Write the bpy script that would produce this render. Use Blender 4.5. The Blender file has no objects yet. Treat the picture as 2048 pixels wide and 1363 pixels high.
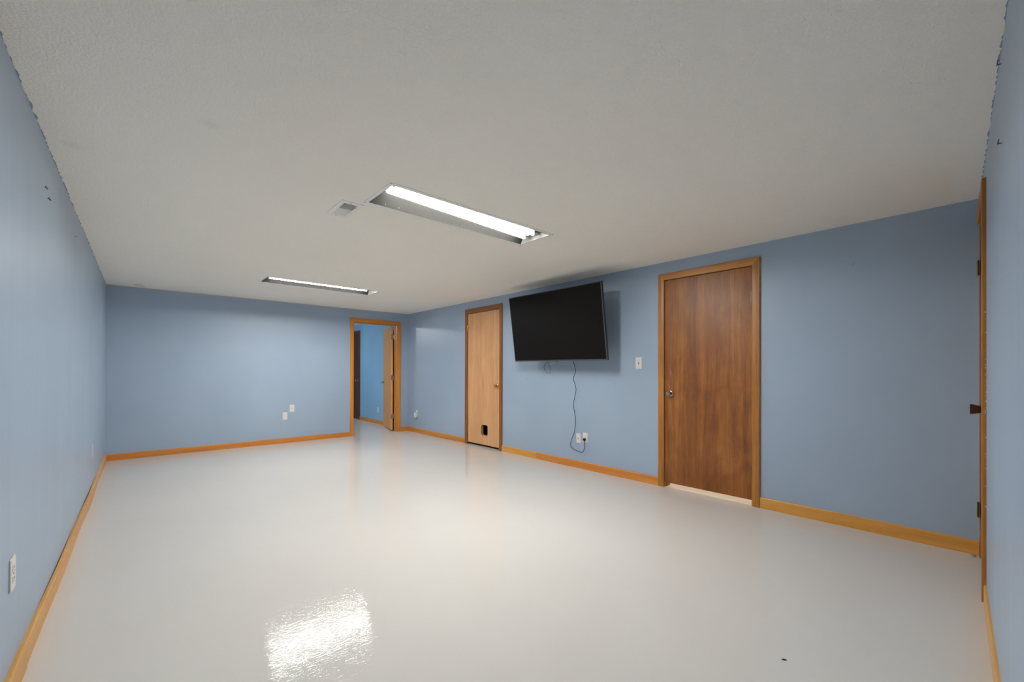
import bpy, bmesh, math, random
from mathutils import Vector, Matrix
random.seed(7)
PI = math.pi
sc = bpy.context.scene
COL = sc.collection

# ------------------------------------------------------------------ camera, world, exposure
YAW, PITCH, ROLL, FPX, CY = 0.731986, 0.002379, 0.002095, 845.787, 739.589
fw = Vector((math.sin(YAW)*math.cos(PITCH), math.cos(YAW)*math.cos(PITCH), math.sin(PITCH)))
rt0 = Vector((math.cos(YAW), -math.sin(YAW), 0)); up0 = rt0.cross(fw)
rt = rt0*math.cos(ROLL) + up0*math.sin(ROLL); up = up0*math.cos(ROLL) - rt0*math.sin(ROLL)
cam_data = bpy.data.cameras.new('camera')
cam = bpy.data.objects.new('camera', cam_data); COL.objects.link(cam)
cam.matrix_world = Matrix(((rt.x, up.x, -fw.x, -3.9587), (rt.y, up.y, -fw.y, -7.4155), (rt.z, up.z, -fw.z, 1.1499), (0, 0, 0, 1)))
cam_data.sensor_width = 36.0; cam_data.lens = 36.0*FPX/2048.0
cam_data.shift_x = 0.0; cam_data.shift_y = (CY - 681.5)/2048.0
cam_data.clip_start = 0.01
sc.camera = cam
world = bpy.data.worlds.new('world'); sc.world = world; world.use_nodes = True
world.node_tree.nodes['Background'].inputs[0].default_value = (0.5, 0.5, 0.5, 1)
world.node_tree.nodes['Background'].inputs[1].default_value = 0.02
sc.view_settings.view_transform = 'Standard'; sc.view_settings.look = 'None'
sc.view_settings.gamma = 1.0; sc.view_settings.use_curve_mapping = False
sc.view_settings.exposure = 0.0
sc.cycles.use_denoising = True
sc.cycles.adaptive_threshold = 0.02
sc.cycles.max_bounces = 18; sc.cycles.diffuse_bounces = 16; sc.cycles.glossy_bounces = 5
sc.cycles.sample_clamp_indirect = 20.0
TUBE_POWER = 184.0
FAR_LAMP = 92.0
HALL_LAMP = 75.0

H = 2.24                 # ceiling height
XL, YR = -4.2086, -7.4039   # left far corner, right near corner
LSK = 0.013694           # the left wall leans out a little towards the camera
NSK = 0.030588           # the near wall is a little out of square

# ------------------------------------------------------------------ materials
def lin(c):
    return tuple(((v/255.0)/12.92 if v/255.0 <= 0.04045 else ((v/255.0+0.055)/1.055)**2.4) for v in c) + (1.0,)

def mat(name, rgb, rough=0.5, metal=0.0, spec=0.5, coat=0.0):
    m = bpy.data.materials.new(name); m.use_nodes = True
    b = m.node_tree.nodes['Principled BSDF']
    b.inputs['Base Color'].default_value = lin(rgb)
    b.inputs['Roughness'].default_value = rough; b.inputs['Metallic'].default_value = metal
    b.inputs['Specular IOR Level'].default_value = spec
    if coat: b.inputs['Coat Weight'].default_value = coat; b.inputs['Coat Roughness'].default_value = 0.1
    return m, m.node_tree.nodes, m.node_tree.links, b

def node(ns, kind, **kw):
    n = ns.new(kind)
    for k, v in kw.items(): setattr(n, k, v)
    return n

def mapped(ns, ls, scale, coord='Object'):
    tc = ns.new('ShaderNodeTexCoord'); mp = ns.new('ShaderNodeMapping')
    mp.inputs['Scale'].default_value = scale
    ls.new(tc.outputs[coord], mp.inputs['Vector'])
    return mp.outputs['Vector']

def noise(ns, ls, vec, scale, detail=3.0, rough=0.5, dist=0.0):
    n = ns.new('ShaderNodeTexNoise')
    n.inputs['Scale'].default_value = scale; n.inputs['Detail'].default_value = detail
    n.inputs['Roughness'].default_value = rough; n.inputs['Distortion'].default_value = dist
    ls.new(vec, n.inputs['Vector'])
    return n.outputs['Fac']

def ramp(ns, ls, fac, stops):
    r = ns.new('ShaderNodeValToRGB'); e = r.color_ramp.elements
    while len(e) < len(stops): e.new(0.5)
    for i, (p, c) in enumerate(stops):
        e[i].position = p; e[i].color = c if len(c) == 4 else lin(c)
    ls.new(fac, r.inputs['Fac'])
    return r.outputs['Color']

def bump(ns, ls, b, height, strength, dist):
    bp = ns.new('ShaderNodeBump'); bp.inputs['Strength'].default_value = strength; bp.inputs['Distance'].default_value = dist
    ls.new(height, bp.inputs['Height']); ls.new(bp.outputs['Normal'], b.inputs['Normal'])
    return bp

def math_(ns, ls, op, a, b_=None, c=None):
    n = ns.new('ShaderNodeMath'); n.operation = op
    for i, v in enumerate((a, b_, c)):
        if v is None: continue
        if isinstance(v, (int, float)): n.inputs[i].default_value = v
        else: ls.new(v, n.inputs[i])
    return n.outputs[0]

def mixc(ns, ls, fac, a, b_):
    n = ns.new('ShaderNodeMix'); n.data_type = 'RGBA'
    if isinstance(fac, (int, float)): n.inputs[0].default_value = fac
    else: ls.new(fac, n.inputs[0])
    for i, v in ((6, a), (7, b_)):
        if isinstance(v, tuple): n.inputs[i].default_value = v if len(v) == 4 else lin(v)
        else: ls.new(v, n.inputs[i])
    return n.outputs[2]

def wall_paint(name, rgb, rough=0.37):
    m, ns, ls, b = mat(name, rgb, rough, spec=0.5)
    v = mapped(ns, ls, (1, 1, 1))
    big = noise(ns, ls, v, 1.1, 3)
    c = ramp(ns, ls, big, [(0.3, tuple(int(x*0.975) for x in rgb)), (0.7, tuple(min(255, int(x*1.02)) for x in rgb))])
    ls.new(c, b.inputs['Base Color'])
    # vertical roller streaks change the sheen a little
    vs = mapped(ns, ls, (14, 14, 0.7))
    st = noise(ns, ls, vs, 1.0, 2)
    r = ns.new('ShaderNodeMapRange'); ls.new(st, r.inputs['Value'])
    r.inputs['From Min'].default_value = 0.3; r.inputs['From Max'].default_value = 0.7
    r.inputs['To Min'].default_value = rough-0.015; r.inputs['To Max'].default_value = rough+0.02
    ls.new(r.outputs[0], b.inputs['Roughness'])
    fine = noise(ns, ls, v, 190, 2); mid = noise(ns, ls, v, 26, 2)
    h = math_(ns, ls, 'ADD', math_(ns, ls, 'MULTIPLY', fine, 0.35), mid)
    bump(ns, ls, b, h, 0.22, 0.0016)
    return m

def wood(name, c_dark, c_mid, c_light, axis='Z', rough=0.38, grain=1.0, knots=0.0, streak=1.0, scale=1.0, wave=0.08, mottle=0.0):
    m, ns, ls, b = mat(name, c_mid, rough, spec=0.45)
    k = {'X': (0.055, 1, 1), 'Y': (1, 0.055, 1), 'Z': (1, 1, 0.055)}[axis]
    s = 9*scale
    v = mapped(ns, ls, tuple(x*s for x in k))
    info = ns.new('ShaderNodeObjectInfo')
    off = ns.new('ShaderNodeVectorMath'); off.operation = 'ADD'
    rnd = ns.new('ShaderNodeCombineXYZ')
    for i in range(3): ls.new(math_(ns, ls, 'MULTIPLY', info.outputs['Random'], 17.0+i*5), rnd.inputs[i])
    ls.new(v, off.inputs[0]); ls.new(rnd.outputs[0], off.inputs[1]); v = off.outputs[0]
    broad = noise(ns, ls, v, 1.0, 4, 0.55, 1.1)
    w = ns.new('ShaderNodeTexWave'); w.wave_type = 'BANDS'; w.bands_direction = {'X': 'Z', 'Y': 'Z', 'Z': 'X'}[axis]
    w.inputs['Scale'].default_value = 2.2*grain; w.inputs['Distortion'].default_value = 7.0; w.inputs['Detail'].default_value = 3.0
    w.inputs['Detail Scale'].default_value = 1.2
    ls.new(v, w.inputs['Vector'])
    fib = noise(ns, ls, v, 9.0*streak, 3, 0.6)
    f = math_(ns, ls, 'ADD', math_(ns, ls, 'MULTIPLY', broad, 0.62), math_(ns, ls, 'MULTIPLY', w.outputs['Fac'], wave))
    f = math_(ns, ls, 'ADD', f, math_(ns, ls, 'MULTIPLY', fib, 0.26))
    f = math_(ns, ls, 'ADD', f, 0.08-wave/2)
    if mottle:
        mo = noise(ns, ls, mapped(ns, ls, (5.0, 5.0, 2.6)), 1.0, 5, 0.62, 0.8)
        f = math_(ns, ls, 'ADD', f, math_(ns, ls, 'MULTIPLY_ADD', mo, mottle, -mottle/2))
    c = ramp(ns, ls, f, [(0.34, c_dark), (0.52, c_mid), (0.70, c_light)])
    ls.new(c, b.inputs['Base Color'])
    bump(ns, ls, b, fib, 0.08, 0.001)
    return m

WALL = wall_paint('blue_wall_paint', (160, 179, 199))
WALL_FAR_ROOM = wall_paint('brighter_blue_wall_paint', (140, 184, 214))

# floor: glossy light grey epoxy with orange-peel ripple
FLOOR, ns, ls, b = mat('glossy_grey_floor_paint', (216, 212, 207), 0.012, spec=0.12)
v = mapped(ns, ls, (1, 1, 1))
c = ramp(ns, ls, noise(ns, ls, v, 0.9, 3), [(0.3, (208, 205, 200)), (0.7, (212, 209, 204))])
specks = ns.new('ShaderNodeTexVoronoi'); specks.inputs['Scale'].default_value = 2.3; ls.new(v, specks.inputs['Vector'])
gate = noise(ns, ls, v, 1.7, 1)
sp = math_(ns, ls, 'MULTIPLY', math_(ns, ls, 'LESS_THAN', specks.outputs['Distance'], 0.012), math_(ns, ls, 'GREATER_THAN', gate, 0.56))
ls.new(mixc(ns, ls, sp, c, (96, 88, 80)), b.inputs['Base Color'])
vr = mapped(ns, ls, (0.5, 1.5, 1.0))
ripple = noise(ns, ls, vr, 60, 2, 0.55, 0.4)
swell = noise(ns, ls, v, 7, 2)
h = math_(ns, ls, 'ADD', math_(ns, ls, 'MULTIPLY', ripple, 0.8), math_(ns, ls, 'MULTIPLY', swell, 0.9))
bump(ns, ls, b, h, 0.155, 0.0045)

# ceiling: stippled off-white; ragged line of wall paint where it meets the side walls; two faint round smudges
CEIL, ns, ls, b = mat('stippled_ceiling_paint', (205, 202, 195), 0.85, spec=0.2)
v = mapped(ns, ls, (1, 1, 1))
sep = ns.new('ShaderNodeSeparateXYZ'); ls.new(v, sep.inputs[0]); X, Y = sep.outputs[0], sep.outputs[1]
def smudge(x, y, r):
    dx = math_(ns, ls, 'SUBTRACT', X, x); dy = math_(ns, ls, 'SUBTRACT', Y, y)
    d = math_(ns, ls, 'SQRT', math_(ns, ls, 'ADD', math_(ns, ls, 'MULTIPLY', dx, dx), math_(ns, ls, 'MULTIPLY', dy, dy)))
    mr = ns.new('ShaderNodeMapRange'); ls.new(d, mr.inputs['Value'])
    mr.inputs['From Min'].default_value = 0.0; mr.inputs['From Max'].default_value = r
    mr.inputs['To Min'].default_value = 0.10; mr.inputs['To Max'].default_value = 0.0
    return mr.outputs[0]
edge = noise(ns, ls, v, 24, 3, 0.5)
left_d = math_(ns, ls, 'SUBTRACT', X, math_(ns, ls, 'MULTIPLY_ADD', Y, LSK, XL))
near_d = math_(ns, ls, 'SUBTRACT', Y, math_(ns, ls, 'MULTIPLY_ADD', X, NSK, YR))
lim = math_(ns, ls, 'MULTIPLY_ADD', edge, 0.030, -0.0125)
pl = math_(ns, ls, 'LESS_THAN', left_d, lim); pn = math_(ns, ls, 'LESS_THAN', near_d, lim)
inroom = math_(ns, ls, 'LESS_THAN', Y, 0.0)
pm = math_(ns, ls, 'MULTIPLY', math_(ns, ls, 'MAXIMUM', pl, pn), inroom)
c = ramp(ns, ls, noise(ns, ls, v, 0.8, 3), [(0.3, (247, 242, 232)), (0.7, (249, 245, 236))])
c = mixc(ns, ls, math_(ns, ls, 'ADD', smudge(-3.705, -5.129, 0.05), smudge(-4.177, -4.467, 0.06)), c, (120, 118, 114))
ls.new(mixc(ns, ls, pm, c, (150, 168, 186)), b.inputs['Base Color'])
st1 = noise(ns, ls, v, 62, 3, 0.6, 0.5)
st2 = ramp(ns, ls, noise(ns, ls, v, 105, 2, 0.5), [(0.42, (0, 0, 0, 1)), (0.62, (1, 1, 1, 1))])
h = math_(ns, ls, 'ADD', st1, math_(ns, ls, 'MULTIPLY', st2, 0.5))
bump(ns, ls, b, h, 0.45, 0.008)

OAK_H = wood('oak_baseboard_wood', (176, 108, 46), (203, 134, 62), (222, 158, 84), 'X')
OAK_LIGHT = wood('pale_oak_baseboard_wood', (194, 134, 54), (214, 154, 70), (226, 170, 90), 'X')
OAK_ORANGE = wood('orange_oak_baseboard_wood', (186, 114, 44), (206, 132, 56), (220, 150, 74), 'X')
CASE_BIG = wood('brown_oak_casing_wood', (140, 88, 34), (170, 112, 46), (194, 134, 62), 'Z', wave=0.08, mottle=0.2)
CASE_BIG_H = wood('brown_oak_head_casing_wood', (156, 100, 40), (186, 124, 54), (206, 146, 70), 'X', wave=0.08)
CASE_FAR = wood('orange_oak_casing_wood', (186, 116, 42), (208, 136, 54), (220, 152, 70), 'Z')
CASE_FAR_H = wood('orange_oak_head_casing_wood', (186, 116, 42), (208, 136, 54), (220, 152, 70), 'X')
CASE_CLOSET = wood('walnut_brown_casing_wood', (112, 68, 34), (138, 86, 44), (158, 102, 56), 'Z')
CASE_CLOSET_H = wood('walnut_brown_head_casing_wood', (112, 68, 34), (138, 86, 44), (158, 102, 56), 'X')
DOOR_BIG = wood('dark_stained_door_veneer', (108, 61, 22), (138, 83, 32), (168, 110, 50), 'Z', rough=0.42, scale=1.2, streak=0.9, wave=0.04, mottle=0.5)
DOOR_CLOSET = wood('pale_birch_door_veneer', (196, 144, 94), (212, 160, 110), (224, 178, 130), 'Z', rough=0.5, scale=0.7, wave=0.06, mottle=0.3)
DOOR_FAR = wood('tan_oak_door_veneer', (202, 138, 70), (218, 154, 86), (230, 170, 104), 'Z', rough=0.45)
DOOR_DARK = wood('very_dark_door_veneer', (66, 36, 14), (84, 48, 20), (108, 66, 32), 'Z', rough=0.6)
CASE_DARK = wood('dark_reddish_casing_wood', (66, 40, 26), (88, 54, 34), (108, 68, 44), 'Z')
RAW_EDGE = mat('raw_cut_wood', (190, 150, 105), 0.8)[0]
WHITE = mat('white_plastic', (226, 224, 218), 0.35)[0]
WHITE_METAL = mat('white_enamelled_metal', (240, 238, 233), 0.4)[0]
END_METAL = mat('glare_darkened_end_metal', (84, 84, 82), 0.6, spec=0.2)[0]
GREY_METAL = mat('glare_darkened_housing_metal', (24, 24, 23), 0.8, spec=0.05)[0]  # near-black colour offsets the tube glare on the long sides
TRAY = mat('white_lamp_tray_enamel', (235, 234, 230), 0.35)[0]
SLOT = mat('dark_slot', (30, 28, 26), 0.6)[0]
DUCT = mat('duct_sheet_metal', (205, 200, 194), 0.5)[0]
NICKEL = mat('aged_satin_nickel', (176, 166, 148), 0.25, metal=1.0)[0]
BRASS = mat('polished_brass', (222, 178, 92), 0.22, metal=1.0)[0]
HINGE = mat('dull_bronze_hinge', (118, 98, 72), 0.4, metal=0.8)[0]
DARKWOODKNOB = wood('brown_knob_wood', (40, 26, 14), (62, 42, 22), (92, 66, 36), 'Z', rough=0.35)
STEEL = mat('screw_steel', (150, 150, 148), 0.35, metal=1.0)[0]
TV_BLACK = mat('dark_grey_tv_plastic', (44, 46, 48), 0.42)[0]
TV_BEZEL = mat('slate_grey_tv_bezel', (74, 78, 82), 0.4, metal=0.2)[0]
CORD = mat('black_rubber_cord', (34, 38, 42), 0.5)[0]
RUBBER = mat('black_plug_rubber', (18, 18, 18), 0.55)[0]
SCREEN, ns, ls, b = mat('black_tv_glass', (18, 16, 14), 0.4, spec=0.12)
bump(ns, ls, b, noise(ns, ls, mapped(ns, ls, (1, 1, 1)), 700, 1), 0.03, 0.0004)
DIRT = mat('dark_brown_crumb', (52, 42, 32), 0.9)[0]
DUST = mat('grey_flake', (150, 146, 140), 0.9)[0]

def emitter(name, rgb, power):
    m = bpy.data.materials.new(name); m.use_nodes = True
    n = m.node_tree.nodes; n.clear()
    e = n.new('ShaderNodeEmission'); o = n.new('ShaderNodeOutputMaterial')
    e.inputs[0].default_value = lin(rgb); e.inputs[1].default_value = power
    m.node_tree.links.new(e.outputs[0], o.inputs[0])
    return m
TUBE = emitter('glowing_tube_glass', (255, 252, 247), TUBE_POWER)
TUBE_FAR = emitter('glowing_dimmed_tube_glass', (255, 252, 247), TUBE_POWER*0.72)  # farther tubes turned down so the end wall is less bright
FAR_GLOW = emitter('glowing_daylight_standin_dome', (246, 250, 255), FAR_LAMP)
HALL_GLOW = emitter('glowing_warm_dome', (255, 246, 234), HALL_LAMP)

# ------------------------------------------------------------------ mesh helpers
def box(bm, x0, x1, y0, y1, z0, z1, M=None):
    r = bmesh.ops.create_cube(bm, size=1.0)
    T = Matrix.Translation(((x0+x1)/2, (y0+y1)/2, (z0+z1)/2)) @ Matrix.Diagonal((abs(x1-x0), abs(y1-y0), abs(z1-z0), 1))
    bmesh.ops.transform(bm, matrix=(M @ T) if M else T, verts=r['verts'])
    return r['verts']

def prism(bm, poly, lo, hi, plane='XZ'):
    """extrude a 2D polygon; plane XZ -> along Y, XY -> along Z, YZ -> along X"""
    f = {'XZ': lambda a, b_, t: (a, t, b_), 'XY': lambda a, b_, t: (a, b_, t), 'YZ': lambda a, b_, t: (t, a, b_)}[plane]
    A = [bm.verts.new(f(p[0], p[1], lo)) for p in poly]; B = [bm.verts.new(f(p[0], p[1], hi)) for p in poly]
    bm.faces.new(A[::-1]); bm.faces.new(B)
    n = len(poly)
    for i in range(n): bm.faces.new((A[i], A[(i+1) % n], B[(i+1) % n], B[i]))

def lathe(bm, prof, seg=24, M=None, cap=True):
    """prof: (radius, height) pairs turned about Z"""
    rings = []
    for r, z in prof:
        rings.append([bm.verts.new((r*math.cos(2*PI*i/seg), r*math.sin(2*PI*i/seg), z)) for i in range(seg)])
    for a, b_ in zip(rings, rings[1:]):
        for i in range(seg): bm.faces.new((a[i], a[(i+1) % seg], b_[(i+1) % seg], b_[i]))
    if cap:
        bm.faces.new(rings[0][::-1]); bm.faces.new(rings[-1])
    if M: bmesh.ops.transform(bm, matrix=M, verts=[v for r in rings for v in r])

def smooth_path(pts, n=8, closed=False):
    P = [Vector(p) for p in pts]; out = []
    m = len(P)
    for i in range(m if closed else m-1):
        g = (lambda k: P[k % m]) if closed else (lambda k: P[max(0, min(m-1, k))])
        a, b_, c, d = g(i-1), g(i), g(i+1), g(i+2)
        for j in range(n):
            t = j/n
            out.append(0.5*((2*b_)+(c-a)*t+(2*a-5*b_+4*c-d)*t*t+(3*b_-a-3*c+d)*t**3))
    if not closed: out.append(P[-1])
    return out

def tube(bm, path, r, seg=8, closed=False):
    rings = []; n = len(path); ref = Vector((1, 0, 0))
    for i, p in enumerate(path):
        t = (path[(i+1) % n]-path[i-1]) if closed else (path[min(n-1, i+1)]-path[max(0, i-1)])
        t.normalize()
        a = t.cross(ref)
        if a.length < 1e-3: a = t.cross(Vector((0, 1, 0)))
        a.normalize(); c = t.cross(a)
        rings.append([bm.verts.new(p+a*r*math.cos(2*PI*k/seg)+c*r*math.sin(2*PI*k/seg)) for k in range(seg)])
    pairs = list(zip(rings, rings[1:])) + ([(rings[-1], rings[0])] if closed else [])
    for a, b_ in pairs:
        for k in range(seg): bm.faces.new((a[k], a[(k+1) % seg], b_[(k+1) % seg], b_[k]))
    if not closed:
        bm.faces.new(rings[0][::-1]); bm.faces.new(rings[-1])

def obj(name, bm, m, parent=None, bev=0.0, seg=2, smooth=False, label=None, loc=None):
    if bev:
        bmesh.ops.bevel(bm, geom=[e for e in bm.edges if len(e.link_faces) == 2 and e.calc_face_angle(0) > 0.5], offset=bev, segments=seg, affect='EDGES', clamp_overlap=True)
    bmesh.ops.recalc_face_normals(bm, faces=bm.faces)
    me = bpy.data.meshes.new(name); bm.to_mesh(me); bm.free()
    if smooth:
        for p in me.polygons: p.use_smooth = True
        me.set_sharp_from_angle(angle=0.7)
    if isinstance(m, (list, tuple)):
        for k in m: me.materials.append(k)
    else: me.materials.append(m)
    o = bpy.data.objects.new(name, me); COL.objects.link(o)
    if parent: o.parent = parent
    if loc: o.location = loc
    if label: o['label'] = label
    return o

def BM(): return bmesh.new()

def tag(o, label, cat, group=None, kind=None):
    o['label'] = label; o['category'] = cat
    if group: o['group'] = group
    if kind: o['kind'] = kind
    return o

def thing(name, label, cat, M=None, group=None, kind=None):
    o = bpy.data.objects.new(name, None); COL.objects.link(o); o.empty_display_size = 0.1
    if M: o.matrix_world = M
    return tag(o, label, cat, group, kind)

# wall frames: x runs to the right along the wall as seen from inside, y goes INTO the wall, z up
F_RIGHT = Matrix.Rotation(-PI/2, 4, 'Z')
F_FAR = Matrix.Identity(4)
F_LEFT = Matrix.Translation((XL, 0, 0)) @ Matrix.Rotation(PI/2-math.atan(LSK), 4, 'Z')
F_NEAR = Matrix.Translation((0, YR, 0)) @ Matrix.Rotation(PI+math.atan(NSK), 4, 'Z')
def on(F, u, z=0.0, out=0.0): return F @ Matrix.Translation((u, -out, z))

def cells(bm, a0, a1, b0, b1, lo, hi, holes, plane):
    """slab with rectangular holes"""
    A = sorted({a0, a1, *[h[0] for h in holes], *[h[1] for h in holes]}); B = sorted({b0, b1, *[h[2] for h in holes], *[h[3] for h in holes]})
    for i in range(len(A)-1):
        for j in range(len(B)-1):
            ca, cb = (A[i]+A[i+1])/2, (B[j]+B[j+1])/2
            if any(h[0] < ca < h[1] and h[2] < cb < h[3] for h in holes): continue
            if plane == 'XZ': box(bm, A[i], A[i+1], lo, hi, B[j], B[j+1])
            else: box(bm, A[i], A[i+1], B[j], B[j+1], lo, hi)
    bmesh.ops.remove_doubles(bm, verts=bm.verts, dist=1e-5)
    # drop the doubled inner faces between neighbouring cells
    seen = {}
    for f in bm.faces: seen.setdefault(tuple(sorted(v.index for v in f.verts)), []).append(f)
    bm.verts.index_update(); seen = {}
    for f in bm.faces: seen.setdefault(tuple(sorted(v.index for v in f.verts)), []).append(f)
    dead = [f for fs in seen.values() if len(fs) > 1 for f in fs]
    if dead: bmesh.ops.delete(bm, geom=dead, context='FACES_ONLY')

def struct(name, bm, m, label, cat, M=None):
    o = obj(name, bm, m); o['kind'] = 'structure'; o['label'] = label; o['category'] = cat
    if M: o.matrix_world = M
    return o

# ------------------------------------------------------------------ the shell
D_BIG = (5.272, 6.116, 0, 2.077)      # rough openings, in wall coordinates
D_CLOSET = (1.944, 2.764, 0, 2.067)
D_FAR = (-1.066, -0.207, 0, 2.028)
D_NEAR = (0.045, 0.748, 0, 2.077)
TH = 0.12

bm = BM(); box(bm, -4.7, 1.8, -8.0, 4.6, -0.12, 0); struct('floor', bm, FLOOR, 'glossy light grey painted floor running through the whole room', 'floor')

LIGHTS = [(-2.155, -4.936), (-2.120, -1.695)]
LW, LD = 1.345, 0.335                  # recess of each ceiling light
VENT = (-2.894, -4.535)
holes = [(x-LW/2, x+LW/2, y-LD/2, y+LD/2) for x, y in LIGHTS] + [(VENT[0]-0.048, VENT[0]+0.048, VENT[1]-0.125, VENT[1]+0.125)]
bm = BM(); cells(bm, -4.7, 1.8, -8.0, 4.6, H, H+0.02, holes, 'XY')
struct('ceiling', bm, CEIL, 'off-white stippled ceiling with two recessed lights', 'ceiling')

bm = BM(); cells(bm, 0.0, 7.4039, 0, H, 0, TH, [D_BIG, D_CLOSET], 'XZ')
struct('wall_right', bm, WALL, 'long blue wall with the television and two closed doors', 'wall', F_RIGHT)
bm = BM(); cells(bm, XL, TH, 0, H, 0, TH, [D_FAR], 'XZ')
struct('wall_far', bm, WALL, 'blue end wall with the open doorway', 'wall', F_FAR)
bm = BM(); box(bm, -7.7, TH, 0, TH, 0, H)
struct('wall_left', bm, WALL, 'blue wall on the left with two white outlet plates', 'wall', F_LEFT)
bm = BM(); cells(bm, -0.12, 4.45, 0, H, 0, TH, [D_NEAR], 'XZ')
struct('wall_near', bm, WALL, 'blue wall at right edge with a door seen edge-on', 'wall', F_NEAR)
# room beyond the open doorway
bm = BM(); box(bm, 0.03, 0.15, TH, 4.3, 0, H)
struct('wall_beyond_right', bm, WALL_FAR_ROOM, 'bright blue wall seen through the open doorway', 'wall')
bm = BM(); box(bm, -3.2, 0.15, 4.2, 4.3, 0, H)
struct('wall_beyond_far', bm, WALL_FAR_ROOM, 'bright blue end wall of the room beyond the doorway', 'wall')
bm = BM(); box(bm, -3.3, -3.2, TH, 4.3, 0, H)
struct('wall_beyond_left', bm, WALL_FAR_ROOM, 'bright blue left wall of the room beyond the doorway', 'wall')
# passage behind the big brown door, and the closet behind the pale one
CREAM = mat('cream_wall_paint', (232, 222, 206), 0.6)[0]
bm = BM()
box(bm, 1.5, 1.6, -6.8, -4.6, 0, H); box(bm, TH, 1.6, -4.7, -4.6, 0, H); box(bm, TH, 1.6, -6.8, -6.7, 0, H)
struct('wall_passage', bm, CREAM, 'cream walls of the lit passage behind the dark brown door', 'wall')
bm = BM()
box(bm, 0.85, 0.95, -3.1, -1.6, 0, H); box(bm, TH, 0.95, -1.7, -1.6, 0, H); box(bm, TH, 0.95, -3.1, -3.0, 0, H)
struct('wall_closet', bm, SLOT, 'closet walls behind the pale door, coloured near-black for the unlit inside', 'wall')  # near-black colour stands in for the shade inside the closet
bm = BM()
box(bm, -0.2, 0.95, TH+0.6, TH+0.7, 0, H)
struct('wall_closet_near', bm, SLOT, 'dark wall behind the door in the right corner', 'wall', F_NEAR)

# ------------------------------------------------------------------ doors
def board_profile(t=0.017, w=0.063):
    # casing section: (across, out) - flat back, eased outer edge, slightly thinner inner edge
    return [(0, 0), (w, 0), (w, t*0.62), (w-0.004, t*0.78), (w*0.55, t*0.98), (0.006, t), (0.0015, t*0.93), (0, t*0.75)]

def casing(parent, u0, u1, ztop, w, t, m, mh, left=True):
    """u0,u1: outer edges, ztop: outer top. Two side boards and a head board with mitred ends."""
    prof = board_profile(t, w)
    def sweep(name, start, end, along, mm):
        bm = BM(); rings = []
        for (org, ax) in (start, end):
            rings.append([bm.verts.new(org(a, o_)) for a, o_ in prof])
        n = len(prof)
        for i in range(n): bm.faces.new((rings[0][i], rings[0][(i+1) % n], rings[1][(i+1) % n], rings[1][i]))
        bm.faces.new(rings[0][::-1]); bm.faces.new(rings[1])
        return obj(name, bm, mm, parent)
    if left: sweep('side_casing', (lambda a, o_: (u0+a, -o_, 0.0), 0), (lambda a, o_: (u0+a, -o_, ztop-a), 0), 'z', m)
    sweep('side_casing', (lambda a, o_: (u1-a, -o_, 0.0), 0), (lambda a, o_: (u1-a, -o_, ztop-a), 0), 'z', m)
    sweep('head_casing', (lambda a, o_: (u0+a, -o_, ztop-a), 0), (lambda a, o_: (u1-a, -o_, ztop-a), 0), 'x', mh)

def jamb(parent, o, m, mh, stop_y=0.045, stop_side=1):
    """lining boards of an opening o=(u0,u1,0,z1)"""
    t = 0.018
    for name, a, b_, c, d, mm in (('side_jamb', o[0], o[0]+t, 0, o[3], m), ('side_jamb', o[1]-t, o[1], 0, o[3], m), ('head_jamb', o[0]+t, o[1]-t, o[3]-t, o[3], mh)):
        bm = BM(); box(bm, a, b_, 0, TH, c, d); obj(name, bm, mm, parent, 0.001, 1)
    bm = BM(); s = 0.01
    box(bm, o[0]+t, o[0]+t+s, stop_y, stop_y+0.03, 0, o[3]-t-s)
    box(bm, o[1]-t-s, o[1]-t, stop_y, stop_y+0.03, 0, o[3]-t-s)
    box(bm, o[0]+t, o[1]-t, stop_y, stop_y+0.03, o[3]-t-s, o[3]-t)
    obj('door_stop', bm, m, parent, 0.001, 1)

def hinge(parent, u, z, m=HINGE, h=0.089, y=-0.006, leafdir=1):
    bm = BM()
    for k in range(5):
        a = z-h/2+k*h/5
        lathe(bm, [(0.0048, a+0.0004), (0.0055, a+0.001), (0.0055, a+h/5-0.001), (0.0048, a+h/5-0.0004)], 12, Matrix.Translation((u, y, 0)))
    lathe(bm, [(0.002, z+h/2), (0.004, z+h/2+0.001), (0.004, z+h/2+0.003), (0.001, z+h/2+0.006)], 10, Matrix.Translation((u, y, 0)))
    lathe(bm, [(0.001, z-h/2-0.005), (0.0035, z-h/2-0.003), (0.002, z-h/2)], 10, Matrix.Translation((u, y, 0)))
    box(bm, u-0.016, u+0.016, y+0.004, y+0.0065, z-h/2, z+h/2)
    return obj('hinge', bm, m, parent, smooth=True)

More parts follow.
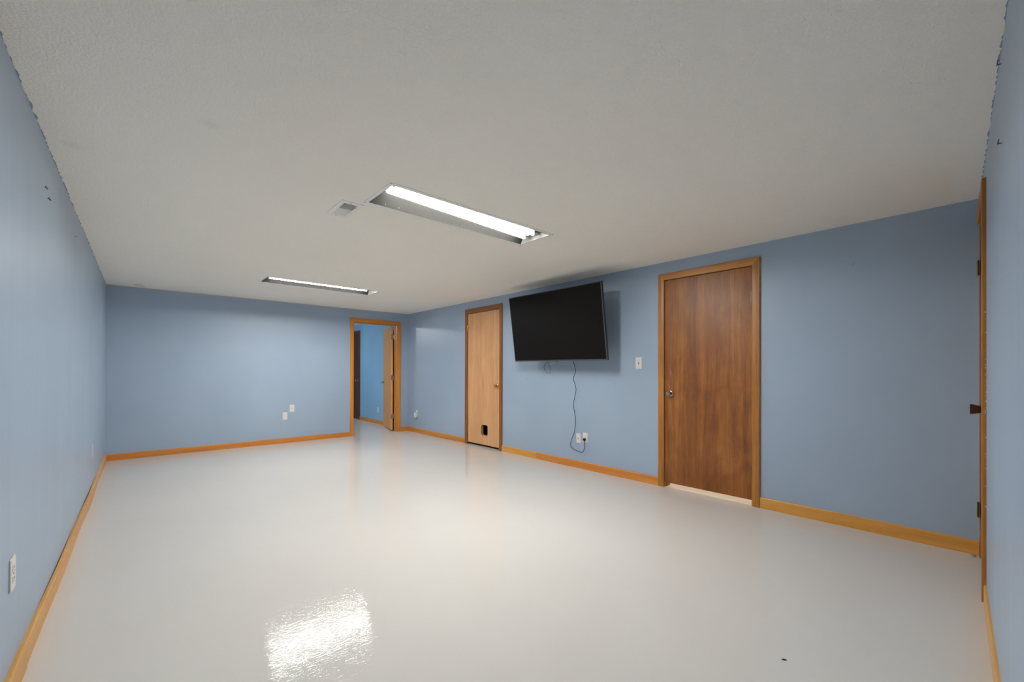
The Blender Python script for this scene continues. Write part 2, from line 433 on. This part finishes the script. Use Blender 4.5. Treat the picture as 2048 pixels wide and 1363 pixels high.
TOUT = Matrix.Rotation(PI/2, 4, 'X')     # turned profile pointing out of the wall (-y)
def knob(parent, u, z, m, y=0.0, style='round', flip=False):
    R_ = Matrix.Translation((u, y, z)) @ (Matrix.Rotation(-PI/2, 4, 'X') if flip else TOUT)
    if style == 'round':
        rose = [(0.0, 0), (0.033, 0), (0.033, 0.003), (0.030, 0.007), (0.018, 0.010), (0.0, 0.010)]
        head = [(0.0, 0.009), (0.012, 0.009), (0.011, 0.022), (0.016, 0.028), (0.0255, 0.036), (0.0265, 0.046), (0.024, 0.055), (0.020, 0.058), (0.017, 0.0545), (0.006, 0.0535), (0.005, 0.056), (0.0, 0.056)]
    else:
        rose = [(0.0, 0), (0.024, 0), (0.022, 0.004), (0.0, 0.004)]
        head = [(0.0, 0.003), (0.015, 0.003), (0.0165, 0.012), (0.0215, 0.030), (0.0262, 0.050), (0.0262, 0.057), (0.0225, 0.0575), (0.0, 0.0565)]
    bm = BM(); lathe(bm, rose[1:-1], 32, R_); r = obj('knob_rose', bm, m, parent, smooth=True)
    bm = BM(); lathe(bm, [(max(a, 0.0005), b_) for a, b_ in head], 32, R_); k = obj('door_knob', bm, m, parent, smooth=True)
    return k

# big dark brown door, lit passage behind
d = thing('door_1', 'dark brown flush door with nickel knob and orange-brown oak casing, light under it', 'door', F_RIGHT, kind='structure')
casing(d, 5.228, 6.157, 2.123, 0.063, 0.017, CASE_BIG, CASE_BIG_H)
jamb(d, D_BIG, CASE_BIG, CASE_BIG_H)
bm = BM(); box(bm, 5.293, 6.095, 0.003, 0.038, 0.047, 2.053)
leaf = obj('door_leaf', bm, DOOR_BIG, d, 0.0015, 2)
knob(leaf, 5.352, 0.932, NICKEL, 0.003)
for z in (1.793, 0.297): hinge(leaf, 6.096, z, HINGE)
bm = BM(); box(bm, 5.2915, 5.2935, 0.0, 0.03, 0.905, 0.962); obj('latch_plate', bm, SLOT, leaf)
bm = BM()
for (u, z, s) in ((5.350, 1.135, 0.006), (5.343, 1.175, 0.004), (5.351, 1.150, 0.005), (5.354, 1.213, 0.0035), (5.353, 1.12, 0.004)):
    lathe(bm, [(s, 0), (s*0.8, 0.0006), (0.0005, 0.0009)], 9, Matrix.Translation((u, 0.003, z)) @ Matrix.Diagonal((0.55, 1, 2.2, 1)) @ TOUT)
obj('paint_smear', bm, mat('pale_lilac_paint_smear', (150, 122, 128), 0.6)[0], leaf, label='pale smear of paint above the knob')

# pale closet door with a pet hole
d = thing('door_2', 'pale birch closet door with brass knob, pet hole and walnut-brown casing', 'door', F_RIGHT, kind='structure')
casing(d, 1.900, 2.806, 2.123, 0.063, 0.016, CASE_CLOSET, CASE_CLOSET_H)
jamb(d, D_CLOSET, CASE_CLOSET, CASE_CLOSET_H)
# leaf with a round-cornered hole through it
U0, U1, Z0, Z1 = 1.965, 2.743, 0.034, 2.046
hu0, hu1, hz0, hz1, hr = 2.312, 2.462, 0.180, 0.333, 0.03
def rrect(a0, a1, b0, b1, r, n=6):
    pts = []
    for cx, cy, s in ((a1-r, b1-r, 0), (a0+r, b1-r, 1), (a0+r, b0+r, 2), (a1-r, b0+r, 3)):
        for k in range(n+1):
            an = s*PI/2 + k*PI/2/n; pts.append((cx+r*math.cos(an), cy+r*math.sin(an)))
    return pts
bm = BM(); inner = rrect(hu0, hu1, hz0, hz1, hr)
outer = [(U1, Z1), (U0, Z1), (U0, Z0), (U1, Z0)]
yf, yb = 0.003, 0.038; n = len(inner); q = n//4
vf = [bm.verts.new((a, yf, b_)) for a, b_ in inner]; vb = [bm.verts.new((a, yb, b_)) for a, b_ in inner]
of = [bm.verts.new((a, yf, b_)) for a, b_ in outer]; ob = [bm.verts.new((a, yb, b_)) for a, b_ in outer]
for s in range(4):
    arc = list(range(s*q, s*q+q)); nxt = ((s+1)*q) % n
    for V_, O_ in ((vf, of), (vb, ob)):
        for k in arc[:-1]: bm.faces.new((V_[k], V_[k+1], O_[s]))
        bm.faces.new((V_[arc[-1]], V_[nxt], O_[(s+1) % 4], O_[s]))
    bm.faces.new((of[s], of[(s+1) % 4], ob[(s+1) % 4], ob[s]))
for k in range(n): bm.faces.new((vf[k], vf[(k+1) % n], vb[(k+1) % n], vb[k]))
leaf = obj('door_leaf', bm, DOOR_CLOSET, d)
ring = smooth_path([(a, 0.004, b_) for a, b_ in rrect(hu0+0.001, hu1-0.001, hz0+0.001, hz1-0.001, hr)], 1, True)
bm = BM(); tube(bm, ring, 0.0045, 6, True)
obj('pet_hole_lining', bm, mat('dark_worn_edge', (70, 46, 30), 0.8)[0], leaf, label='dark worn rim of the pet hole')
bm = BM(); lathe(bm, [(0.016, 0), (0.012, 0.0006), (0.0005, 0.0009)], 12, Matrix.Translation((2.690, 0.003, 1.045)) @ Matrix.Rotation(0.35, 4, 'Y') @ Matrix.Diagonal((0.38, 1, 1.9, 1)) @ TOUT)
obj('wood_patch', bm, mat('orange_wood_filler', (186, 118, 66), 0.6)[0], leaf, label='small orange patch above the knob')
knob(leaf, 2.688, 0.930, BRASS, 0.003)
for z in (1.829, 0.343): hinge(leaf, 1.960, z, BRASS)

# open doorway in the far wall, leaf swung into the next room
d = thing('door_3', 'open doorway with orange oak casing and tan door swung into next room', 'door', F_FAR, kind='structure')
casing(d, -1.116, -0.152, 2.082, 0.062, 0.016, CASE_FAR, CASE_FAR_H)
jamb(d, D_FAR, CASE_FAR, CASE_FAR_H, stop_y=0.05)
PIV = (-0.229, 0.134); ANG = math.radians(-105)
hm = Matrix.Translation((PIV[0], PIV[1], 0)) @ Matrix.Rotation(ANG, 4, 'Z')
bm = BM(); box(bm, -0.795, -0.006, -0.046, -0.011, 0.02, 1.995, hm)
leaf = obj('door_leaf', bm, DOOR_FAR, d, 0.0015, 1)
for z in (1.80, 1.02, 0.28):
    bm = BM(); lathe(bm, [(0.0055, z-0.045), (0.0055, z+0.045)], 12, Matrix.Translation((PIV[0], PIV[1], 0)))
    box(bm, PIV[0]-0.001, PIV[0]+0.0035, PIV[1]-0.05, PIV[1], z-0.045, z+0.045)
    box(bm, -0.0075, -0.0045, -0.044, 0.0, z-0.045, z+0.045, hm)
    obj('hinge', bm, NICKEL, leaf, smooth=True)
kb = BM(); KM = hm @ Matrix.Translation((-0.735, -0.046, 0.915)) @ TOUT
lathe(kb, [(0.033, 0), (0.030, 0.007), (0.012, 0.010), (0.011, 0.022), (0.0255, 0.034), (0.0265, 0.046), (0.020, 0.056), (0.0005, 0.057)], 24, KM)
obj('door_knob', kb, NICKEL, leaf, smooth=True)
kb = BM(); KM = hm @ Matrix.Translation((-0.735, -0.011, 0.915)) @ Matrix.Rotation(-PI/2, 4, 'X')
lathe(kb, [(0.033, 0), (0.030, 0.007), (0.012, 0.010), (0.011, 0.022), (0.0255, 0.034), (0.0265, 0.046), (0.020, 0.056), (0.0005, 0.057)], 24, KM)
obj('door_knob', kb, NICKEL, leaf, smooth=True)

# door in the near wall, seen edge-on
d = thing('door_4', 'brown door seen edge-on at the right edge with protruding brown knob', 'door', F_NEAR, kind='structure')
casing(d, 0.003, 0.790, 2.123, 0.060, 0.017, CASE_BIG, CASE_BIG_H, left=False)
bm = BM(); box(bm, 0.013, 0.045, -0.003, -0.0002, 0, 2.063); obj('side_casing', bm, CASE_BIG, d)
jamb(d, D_NEAR, CASE_BIG, CASE_BIG_H)
bm = BM(); box(bm, 0.066, 0.727, 0.003, 0.038, 0.03, 2.053)
leaf = obj('door_leaf', bm, DOOR_BIG, d, 0.0015, 2)
knob(leaf, 0.668, 0.955, DARKWOODKNOB, 0.003, style='flared')
for z in (1.793, 0.300): hinge(leaf, 0.066, z, HINGE, y=-0.0095)
bm = BM()
for k in range(30):
    z = random.triangular(0.25, 1.75, 1.15); s = random.uniform(0.0010, 0.0026)
    bmesh.ops.create_icosphere(bm, subdivisions=1, radius=s, matrix=Matrix.Translation((0.7905, -random.uniform(0.0005, 0.004), z)) @ Matrix.Diagonal((0.5, 0.8, random.uniform(0.8, 2.4), 1)))
obj('paint_drips', bm, WHITE, d, label='white paint drips along the outer edge of the casing')

# dark door in the room beyond
d = thing('door_5', 'very dark door glimpsed through the open doorway on the bright blue wall', 'door', Matrix.Translation((0.03, 0, 0)) @ F_RIGHT, kind='structure')
casing(d, -3.28, -2.36, 2.10, 0.06, 0.016, CASE_DARK, CASE_DARK)
bm = BM(); box(bm, -3.22, -2.42, -0.006, 0.0, 0.01, 2.04); leaf = obj('door_leaf', bm, DOOR_DARK, d, 0.001, 1)
knob(leaf, -2.50, 0.92, NICKEL, -0.006)

# ------------------------------------------------------------------ baseboards
def bb_poly(h=0.086, t=0.012):
    return [(0, 0), (-t, 0), (-t, h-0.007), (-t+0.002, h-0.003), (-t*0.6, h-0.0005), (0, h)]
def board(parent, u0, u1, m, h=0.086, t=0.012, off=None, F=None, label=None, n=1):
    bm = BM(); P = bb_poly(h, t); rings = []
    for i in range(n+1):
        u = u0+(u1-u0)*i/n; o_ = off(u) if off else 0.0
        rings.append([bm.verts.new((u-u0, y-o_*(1.0 if k in (0, 5, 4) else 1.0), z)) for k, (y, z) in enumerate(P)])
    for a, b_ in zip(rings, rings[1:]):
        for i in range(len(P)): bm.faces.new((a[i], a[(i+1) % len(P)], b_[(i+1) % len(P)], b_[i]))
    bm.faces.new(rings[0][::-1]); bm.faces.new(rings[-1])
    return obj('board', bm, m, parent, loc=(u0, 0, 0), label=label)
g = thing('baseboard_right', 'oak baseboard boards along the television wall', 'baseboard', F_RIGHT, kind='structure')
board(g, 0.0, 1.899, OAK_H); board(g, 2.807, 3.495, OAK_LIGHT, label='paler yellowish oak board'); board(g, 3.497, 5.227, OAK_ORANGE); board(g, 6.158, 7.400, OAK_LIGHT, 0.09)
g = thing('baseboard_far', 'orange oak baseboard along the end wall', 'baseboard', F_FAR, kind='structure')
board(g, XL+0.014, -1.117, OAK_ORANGE, 0.08); board(g, -0.151, -0.013, OAK_ORANGE, 0.08)
g = thing('baseboard_left', 'bowed pale oak baseboard along the left wall', 'baseboard', F_LEFT, kind='structure')
def bow(u):   # the boards stand off the uneven wall in places
    y = -u
    return 0.007*max(0, math.sin((y-1.6)*PI/1.5))**2*(1.6 < y < 3.1) + 0.005*math.sin((y-3.1)*PI/1.7)**2*(3.1 < y < 4.8)
LB = wood('weathered_oak_baseboard_wood', (192, 138, 70), (210, 158, 86), (224, 176, 106), 'X')
board(g, -1.51, -0.013, LB, 0.086, 0.014); board(g, -4.935, -1.512, LB, 0.086, 0.017, bow, n=60); board(g, -7.50, -4.937, LB, 0.092, 0.020)
g = thing('baseboard_near', 'oak baseboard along the near wall beside the edge-on door', 'baseboard', F_NEAR, kind='structure')
board(g, 0.791, 4.20, LB, 0.088, 0.010)
g = thing('baseboard_beyond', 'oak baseboard in the room beyond the open doorway', 'baseboard', Matrix.Translation((0.03, 0, 0)) @ F_RIGHT, kind='structure')
board(g, -2.359, -0.13, OAK_H)
# thin bead of caulk where the far wall meets the ceiling
bm = BM(); prism(bm, [(0, H), (-0.012, H), (-0.009, H-0.006), (0, H-0.010)], XL, 0, 'YZ')
struct('trim_1', bm, mat('off_white_caulk', (196, 193, 186), 0.7)[0], 'thin off-white caulk line where end wall meets ceiling', 'trim')

# ------------------------------------------------------------------ ceiling lights
def ceiling_light(x, y, label, sag, glow):
    t = thing('ceiling_light', label, 'ceiling light', Matrix.Translation((x, y, H)), group='recessed ceiling lights')
    w, d_ = LW/2, LD/2; hh = 0.085
    # flange lying on the ceiling
    bm = BM(); cells(bm, -0.695, 0.695, -0.195, 0.195, -0.004, 0.0, [(-w, w, -d_, d_)], 'XY')
    obj('frame', bm, WHITE_METAL, t)
    # housing pan, sides and ends darkened in colour against tube glare
    bm = BM(); e = 0.001
    pan = [(-w+e, -d_+e), (w-e, -d_+e), (w-e, d_-e), (-w+e, d_-e)]
    top = [(-w+e, -d_+0.05), (w-e, -d_+0.05), (w-e, d_-0.05), (-w+e, d_-0.05)]
    lo = [bm.verts.new((a, b_, -0.0045)) for a, b_ in pan]; hi = [bm.verts.new((a, b_, hh)) for a, b_ in top]
    for i in range(4):
        f = bm.faces.new((lo[i], lo[(i+1) % 4], hi[(i+1) % 4], hi[i])); f.material_index = i % 2
    f = bm.faces.new(hi); f.material_index = 1
    obj('housing', bm, [GREY_METAL, END_METAL], t)
    # tray carrying the tubes (the near one hangs a little crooked)
    T = Matrix.Translation((0, 0, 0.045)) @ Matrix.Rotation(sag, 4, 'Y')
    bm = BM()
    prism(bm, [(-0.095, 0.030), (0.095, 0.030), (0.088, 0.022), (0.030, 0.016), (0.022, -0.002), (-0.022, -0.002), (-0.030, 0.016), (-0.088, 0.022)], -0.615, 0.615, 'YZ')
    bmesh.ops.transform(bm, matrix=T, verts=bm.verts)
    tray = obj('tube_tray', bm, TRAY, t, 0.001, 1)
    for s in (-1, 1):
        # LED tube: glowing lower side, opaque spine on top
        bm = BM(); R = 0.0165; n = 20
        ang = [math.radians(-105-0+210*k/n) - PI/2 for k in range(n+1)]
        a0 = [bm.verts.new((-0.595, s*0.055+R*math.cos(a), R*math.sin(a)-0.004)) for a in ang]
        a1 = [bm.verts.new((0.595, s*0.055+R*math.cos(a), R*math.sin(a)-0.004)) for a in ang]
        for k in range(n): bm.faces.new((a0[k], a0[k+1], a1[k+1], a1[k]))
        bm.faces.new((a0[-1], a0[0], a1[0], a1[-1])); bm.faces.new(a0); bm.faces.new(a1[::-1])
        bmesh.ops.transform(bm, matrix=T, verts=bm.verts)
        o = obj('lamp_tube', bm, glow, t, smooth=True)
        for q in (-1, 1):
            bm = BM(); box(bm, q*0.597, q*0.612, s*0.055-0.013, s*0.055+0.013, -0.022, 0.016)
            bmesh.ops.transform(bm, matrix=T, verts=bm.verts); obj('tube_socket', bm, WHITE, t, 0.003, 2)
            bm = BM(); lathe(bm, [(0.0158, 0), (0.0158, 0.014), (0.006, 0.015)], 16, T @ Matrix.Translation((q*0.583, s*0.055, -0.004)) @ Matrix.Rotation(q*PI/2, 4, 'Y'))
            obj('tube_cap', bm, WHITE_METAL, o, smooth=True)
    for (a, b_) in ((-0.688, -0.188), (-0.688, 0.188), (0.688, -0.188), (0.688, 0.188)):
        bm = BM(); lathe(bm, [(0.004, 0), (0.004, -0.002), (0.001, -0.003)], 10, Matrix.Translation((a, b_, -0.004)))
        obj('screw', bm, STEEL, t, smooth=True)
    for a in (-0.56, -0.465, 0.06):
        bm = BM(); box(bm, a-0.002, a+0.002, 0.157, 0.1615, 0.008, 0.014); obj('tab', bm, SLOT, t)
    return t
ceiling_light(*LIGHTS[0], 'nearer of the two recessed ceiling lights, its tubes slightly crooked, beside the vent', 0.034, TUBE)
ceiling_light(*LIGHTS[1], 'farther recessed ceiling light with glowing tubes toward the open doorway', 0.0, TUBE_FAR)

# ------------------------------------------------------------------ ceiling vent
t = thing('ceiling_vent', 'small white two-way louvred ceiling vent beside the nearer light', 'vent', Matrix.Translation((VENT[0], VENT[1], H)))
bm = BM(); cells(bm, -0.072, 0.072, -0.155, 0.155, -0.004, 0.0, [(-0.044, 0.044, -0.118, -0.004), (-0.044, 0.044, 0.004, 0.118)], 'XY')
obj('frame', bm, WHITE_METAL, t)
bm = BM()
box(bm, -0.047, -0.046, -0.123, 0.123, 0, 0.09); box(bm, 0.046, 0.047, -0.123, 0.123, 0, 0.09)
box(bm, -0.047, 0.047, -0.124, -0.123, 0, 0.09); box(bm, -0.047, 0.047, 0.123, 0.124, 0, 0.09); box(bm, -0.047, 0.047, -0.124, 0.124, 0.09, 0.091)
obj('duct', bm, DUCT, t)
for k in range(9):
    for s in (-1, 1):
        bm = BM(); yy = s*(0.012+k*0.0125)
        box(bm, -0.044, 0.044, -0.007, 0.007, -0.0005, 0.0005, Matrix.Translation((0, yy, 0.003)) @ Matrix.Rotation(-s*0.75, 4, 'X'))
        obj('slat', bm, WHITE_METAL, t)
bm = BM(); box(bm, -0.003, 0.003, -0.004, 0.022, -0.016, -0.003, Matrix.Translation((0.038, -0.10, 0)) @ Matrix.Rotation(0.5, 4, 'X'))
obj('damper_lever', bm, WHITE_METAL, t)
for s in (-1, 1):
    bm = BM(); lathe(bm, [(0.004, 0), (0.004, -0.002), (0.001, -0.003)], 10, Matrix.Translation((-0.01, s*0.137, -0.004))); obj('screw', bm, STEEL, t)

# blank round cover near the far left corner
bm = BM(); lathe(bm, [(0.055, 0), (0.055, -0.004), (0.048, -0.010), (0.046, -0.010), (0.042, -0.007), (0.001, -0.008)], 36)
o = obj('round_ceiling_cover', bm, WHITE, smooth=True); o.location = (-3.885, -0.215, H)
tag(o, 'white round cover disc on the ceiling near the far left corner', 'ceiling cover')

# ------------------------------------------------------------------ wall plates
def plate_base(t, w=0.070, h=0.115):
    bm = BM(); box(bm, -w/2, w/2, -0.005, 0, -h/2, h/2)
    return obj('cover_plate', bm, WHITE, t, 0.0022, 3)
def screw(t, x, z, m=STEEL):
    bm = BM(); lathe(bm, [(0.0032, 0), (0.0032, 0.001), (0.0005, 0.0016)], 10, Matrix.Translation((x, -0.005, z)) @ TOUT); return obj('screw', bm, m, t)
def outlet(F, u, z, label, tilt=0.0, name='wall_outlet', group='white wall outlets', w=0.070, h=0.115):
    t = thing(name, label, 'outlet', on(F, u, z) @ Matrix.Rotation(tilt, 4, 'Y'), group)
    plate_base(t, w, h); screw(t, 0, 0)
    for s in (-1, 1):
        bm = BM(); pts = rrect(-0.0165, 0.0165, s*0.0195-0.0145, s*0.0195+0.0145, 0.010, 5)
        prism(bm, pts, -0.0068, -0.004, 'XZ'); r = obj('receptacle', bm, WHITE, t, 0.0006, 1)
        bm = BM(); zc = s*0.0195
        box(bm, -0.0075, -0.0055, -0.0072, -0.0066, zc-0.001, zc+0.0085); box(bm, 0.0055, 0.0075, -0.0072, -0.0066, zc-0.0005, zc+0.0075)
        lathe(bm, [(0.0026, 0), (0.0026, 0.0006)], 10, Matrix.Translation((0, -0.0066, zc-0.0075)) @ TOUT)
        obj('slots', bm, SLOT, r)
    return t
def jack(F, u, z, label, tilt=0.0, hole=True):
    t = thing('cable_jack_plate', label, 'wall plate', on(F, u, z) @ Matrix.Rotation(tilt, 4, 'Y'), 'white cable jack plates')
    plate_base(t); screw(t, 0, 0.042, WHITE); screw(t, 0, -0.042, WHITE)
    bm = BM(); lathe(bm, [(0.0062, 0), (0.0062, 0.003), (0.0045, 0.004), (0.0045, 0.010), (0.003, 0.0105)], 12, Matrix.Translation((0, -0.004, 0)) @ TOUT)
    obj('connector', bm, STEEL, t, smooth=True)
    return t
plugged = outlet(F_RIGHT, 4.302, 0.370, 'white outlet under the television with the black plug in its lower socket')
jack(F_RIGHT, 4.201, 0.354, 'slightly crooked white cable plate left of the outlet under the television', math.radians(-4))
outlet(F_RIGHT, 0.352, 0.360, 'white outlet near the far right corner behind a plug-in device')
outlet(F_FAR, -2.148, 0.428, 'lower left of the two white plates on the end wall')
jack(F_FAR, -2.045, 0.545, 'upper right of the two white plates on the end wall, with a connector')
outlet(F_LEFT, -1.83, 0.395, 'far small white outlet on the left wall near the corner')
outlet(F_LEFT, -5.088, 0.42, 'near tall white outlet plate at the left edge of the photo', w=0.078, h=0.118)
outlet(Matrix.Translation((0.03, 0, 0)) @ F_RIGHT, -1.385, 0.30, 'white outlet on the bright blue wall seen through the doorway')

t = thing('plug_in_device', 'small white box plugged into the outlet near the far right corner', 'plug-in device', on(F_RIGHT, 0.352, 0.325, 0.0085))
bm = BM(); box(bm, -0.028, 0.028, -0.042, 0, -0.05, 0.05); obj('body', bm, WHITE, t, 0.008, 3, True)
bm = BM(); box(bm, -0.016, 0.016, -0.030, -0.010, -0.062, -0.048); obj('base', bm, mat('grey_plastic', (120, 120, 120), 0.5)[0], t, 0.003, 2)

t = thing('light_switch', 'white toggle light switch between the television and the dark brown door', 'light switch', on(F_RIGHT, 5.003, 1.236))
plate_base(t, 0.074, 0.122); screw(t, 0, 0.03); screw(t, 0, -0.03)
bm = BM(); box(bm, -0.005, 0.005, -0.0056, -0.0045, -0.012, 0.012); obj('toggle_slot', bm, SLOT, t)
bm = BM(); box(bm, -0.0038, 0.0038, -0.017, 0, -0.005, 0.005, Matrix.Translation((0, -0.004, 0.002)) @ Matrix.Rotation(-0.45, 4, 'X')); obj('toggle', bm, WHITE, t, 0.001, 2)

# ------------------------------------------------------------------ television
TW = 1.46; THH = TW*9/16
n_ = Vector((-math.cos(0.024)*math.cos(0.143), math.sin(0.024)*math.cos(0.143), -math.sin(0.143)))
zx = Vector((0, 0, 1)); r_ = zx.cross(n_); r_.normalize()
if r_.y > 0: r_ = -r_
u_ = r_.cross(-n_); u_.normalize()
if u_.z < 0: u_ = -u_
ro = -0.006
r2 = r_*math.cos(ro)+u_*math.sin(ro); u2 = u_*math.cos(ro)-r_*math.sin(ro); y2 = -n_
TC = Vector((-0.313, -4.073, 1.675))
TM = Matrix(((r2.x, y2.x, u2.x, TC.x), (r2.y, y2.y, u2.y, TC.y), (r2.z, y2.z, u2.z, TC.z), (0, 0, 0, 1)))
tv = thing('television', 'large black flat television tilted down on the blue wall', 'television', TM)
a, b_ = TW/2, THH/2
bm = BM(); box(bm, -a, a, 0.004, 0.030, -b_, b_); obj('rear_panel', bm, TV_BLACK, tv, 0.003, 2)
bm = BM()
v1 = [(-a+0.09, -b_+0.05), (a-0.09, -b_+0.05), (a-0.09, b_-0.20), (-a+0.09, b_-0.20)]; v2 = [(-a+0.14, -b_+0.07), (a-0.14, -b_+0.07), (a-0.14, b_-0.26), (-a+0.14, b_-0.26)]
A = [bm.verts.new((p, 0.029, q)) for p, q in v1]; B = [bm.verts.new((p, 0.062, q)) for p, q in v2]
bm.faces.new(A); bm.faces.new(B[::-1])
for i in range(4): bm.faces.new((A[i], A[(i+1) % 4], B[(i+1) % 4], B[i]))
obj('rear_electronics_cover', bm, TV_BLACK, tv, 0.003, 2)
bm = BM(); bz = 0.009
cells(bm, -a, a, -b_, b_, -0.004, 0.006, [(-a+bz, a-bz, -b_+0.015, b_-bz)], 'XZ'); bez = obj('bezel', bm, TV_BEZEL, tv)
bm = BM(); box(bm, -a+bz-0.001, a-bz+0.001, -0.001, 0.003, -b_+0.014, b_-bz+0.001); obj('screen', bm, SCREEN, tv)
bm = BM(); box(bm, -0.022, 0.022, -0.002, 0.012, -b_-0.007, -b_+0.001); k = obj('sensor_bump', bm, TV_BEZEL, tv, 0.002, 2)
bm = BM(); box(bm, -0.012, 0.010, -0.004, -0.0015, -b_-0.006, -b_+0.002); obj('indicator', bm, BRASS, k)
# wall mount: plate on the wall, two tilting rails, folded arm
mt = obj('wall_mount', (lambda m_: (box(m_, -0.30, 0.30, -0.012, -0.001, 1.50, 1.86), m_)[1])(BM()), RUBBER, None, 0.002, 1)
mt.matrix_world = on(F_RIGHT, 4.073, 0)
mt.parent = tv; mt.matrix_parent_inverse = TM.inverted()
W2L = TM.inverted()
for s in (-1, 1):
    bm = BM(); box(bm, s*0.2-0.015, s*0.2+0.015, 0.060, 0.082, -0.22, 0.20); obj('mount_rail', bm, RUBBER, tv, 0.002, 1)
    bm = BM()
    pa = W2L @ Vector((-0.012, -4.073-s*0.2, 1.70)); pb = Vector((s*0.2, 0.075, 0.0))
    tube(bm, [pa, pa.lerp(pb, 0.5)+Vector((0, 0, 0.0)), pb], 0.014, 8); obj('mount_arm', bm, RUBBER, tv)

# power cord hanging from the television to the outlet
pts = [(-0.20, -4.262, 1.335), (-0.17, -4.259, 1.262), (-0.12, -4.249, 1.149), (-0.09, -4.194, 1.061), (-0.07, -4.216, 0.931), (-0.06, -4.170, 0.757), (-0.06, -4.201, 0.582), (-0.055, -4.182, 0.438), (-0.05, -4.139, 0.349), (-0.045, -4.112, 0.274), (-0.04, -4.131, 0.234), (-0.04, -4.215, 0.208), (-0.04, -4.285, 0.205), (-0.043, -4.316, 0.242), (-0.045, -4.322, 0.302), (-0.040, -4.316, 0.330)]
bm = BM(); tube(bm, smooth_path(pts, 8), 0.0036, 8)
cord = obj('power_cord', bm, CORD, smooth=True)
tag(cord, 'black power cord looping from the television down to the outlet', 'cord')
bm = BM()
box(bm, -0.013, 0.013, -0.034, -0.0085, -0.012, 0.014, on(F_RIGHT, 4.302, 0.3505)); lathe(bm, [(0.006, 0), (0.0085, 0.022)], 12, Matrix.Translation((-0.036, -4.311, 0.322)))
obj('plug', bm, RUBBER, cord, 0.002, 2)
bm = BM()
lp = [(-0.190, -3.90, 1.262), (-0.198, -3.897, 1.255), (-0.2, -3.905, 1.233), (-0.2, -3.928, 1.173), (-0.198, -3.920, 1.136), (-0.2, -3.887, 1.124), (-0.205, -3.853, 1.142), (-0.21, -3.828, 1.191), (-0.21, -3.845, 1.234), (-0.205, -3.872, 1.252), (-0.200, -3.895, 1.262)]
tube(bm, smooth_path(lp, 8), 0.0020, 6)
tag(obj('cable_loop', bm, CORD, smooth=True), 'thin dark loop of cable dangling below the television', 'cable')

# ------------------------------------------------------------------ small marks: nails, hooks, crumbs
def nail(F, u, z, label, group='nails left in the walls', r=0.0028, L=0.010, bent=False):
    bm = BM(); lathe(bm, [(0.0012, 0), (0.0012, L), (r, L), (r, L+0.0012), (0.0006, L+0.0016)], 10, TOUT)
    if bent:
        tube(bm, smooth_path([(0, -0.004, 0), (0.014, -0.010, -0.003), (0.028, -0.009, 0.004)], 4), 0.0014, 6)
        tube(bm, smooth_path([(0, -0.004, 0), (-0.012, -0.008, 0.006)], 3), 0.0012, 6)
    o = obj('nail', bm, mat_nail, smooth=True); o.matrix_world = on(F, u, z)
    return tag(o, label, 'nail', group)
mat_nail = mat('dark_iron_nail', (70, 70, 72), 0.5, metal=0.6)[0]
nail(F_RIGHT, 4.852, 1.786, 'pale nail on the blue wall right of the television')
nail(F_RIGHT, 6.779, 1.943, 'nail high on the wall right of the dark brown door')
nail(F_RIGHT, 3.322, 1.047, 'nail below the left end of the television')
nail(F_RIGHT, 4.708, 1.012, 'nail on the wall below the right end of the television')
nail(F_FAR, -1.885, 2.103, 'nail high on the end wall left of the open doorway')
nail(F_FAR, -3.933, 2.222, 'nail just under the round ceiling cover')
nail(F_LEFT, -4.462, 2.011, 'bent wire nail high on the left wall, upper of two', bent=True)
nail(F_LEFT, -4.370, 1.985, 'bent wire nail high on the left wall, lower of two', bent=True)
nail(F_LEFT, -3.28, 2.06, 'small nail on the left wall nearer the far corner')
nail(F_NEAR, 1.78, 2.19, 'bent nail at the top of the right wall by the ceiling', bent=True)
nail(F_NEAR, 1.82, 1.908, 'bent nail on the right wall above the edge-on door', bent=True)

def crumb(x, y, s, label, m=DIRT, long=2.6, rot=0.0):
    bm = BM(); bmesh.ops.create_icosphere(bm, subdivisions=2, radius=s)
    for v_ in bm.verts: v_.co *= 1+random.uniform(-0.25, 0.25)
    bmesh.ops.transform(bm, matrix=Matrix.Diagonal((long, 1, 0.6, 1)), verts=bm.verts)
    lo = min(v_.co.z for v_ in bm.verts)
    o = obj('crumb', bm, m); o.location = (x, y, -lo); o.rotation_euler = (0, 0, rot)
    return tag(o, label, 'crumb')
crumb(-2.020, -6.885, 0.0035, 'small dark elongated crumb lying on the glossy floor in the foreground', rot=-0.95)
crumb(-0.045, -7.375, 0.010, 'grey flake on the floor in the right corner by the edge-on door', DUST, 1.8, 0.4)

# ------------------------------------------------------------------ unseen lamps for the neighbouring rooms
def dome(x, y, m, label, r=0.16):
    t = thing('unseen_dome_light', label, 'ceiling light', Matrix.Translation((x, y, H)))
    bm = BM(); lathe(bm, [(r+0.015, 0), (r+0.015, -0.018), (r, -0.022)], 40); obj('base', bm, WHITE_METAL, t, smooth=True)
    bm = BM(); lathe(bm, [(r, -0.020), (r*0.93, -0.05), (r*0.7, -0.078), (r*0.35, -0.092), (0.001, -0.096)], 40); obj('shade', bm, m, t, smooth=True)
dome(-1.6, 1.9, FAR_GLOW, 'added cool white dome lamp, unseen, lighting the room beyond the open doorway in place of daylight')  # unseen lamp put in to brighten this room, replacing its daylight
dome(0.75, -5.7, HALL_GLOW, 'warm dome light in the passage behind the dark brown door')
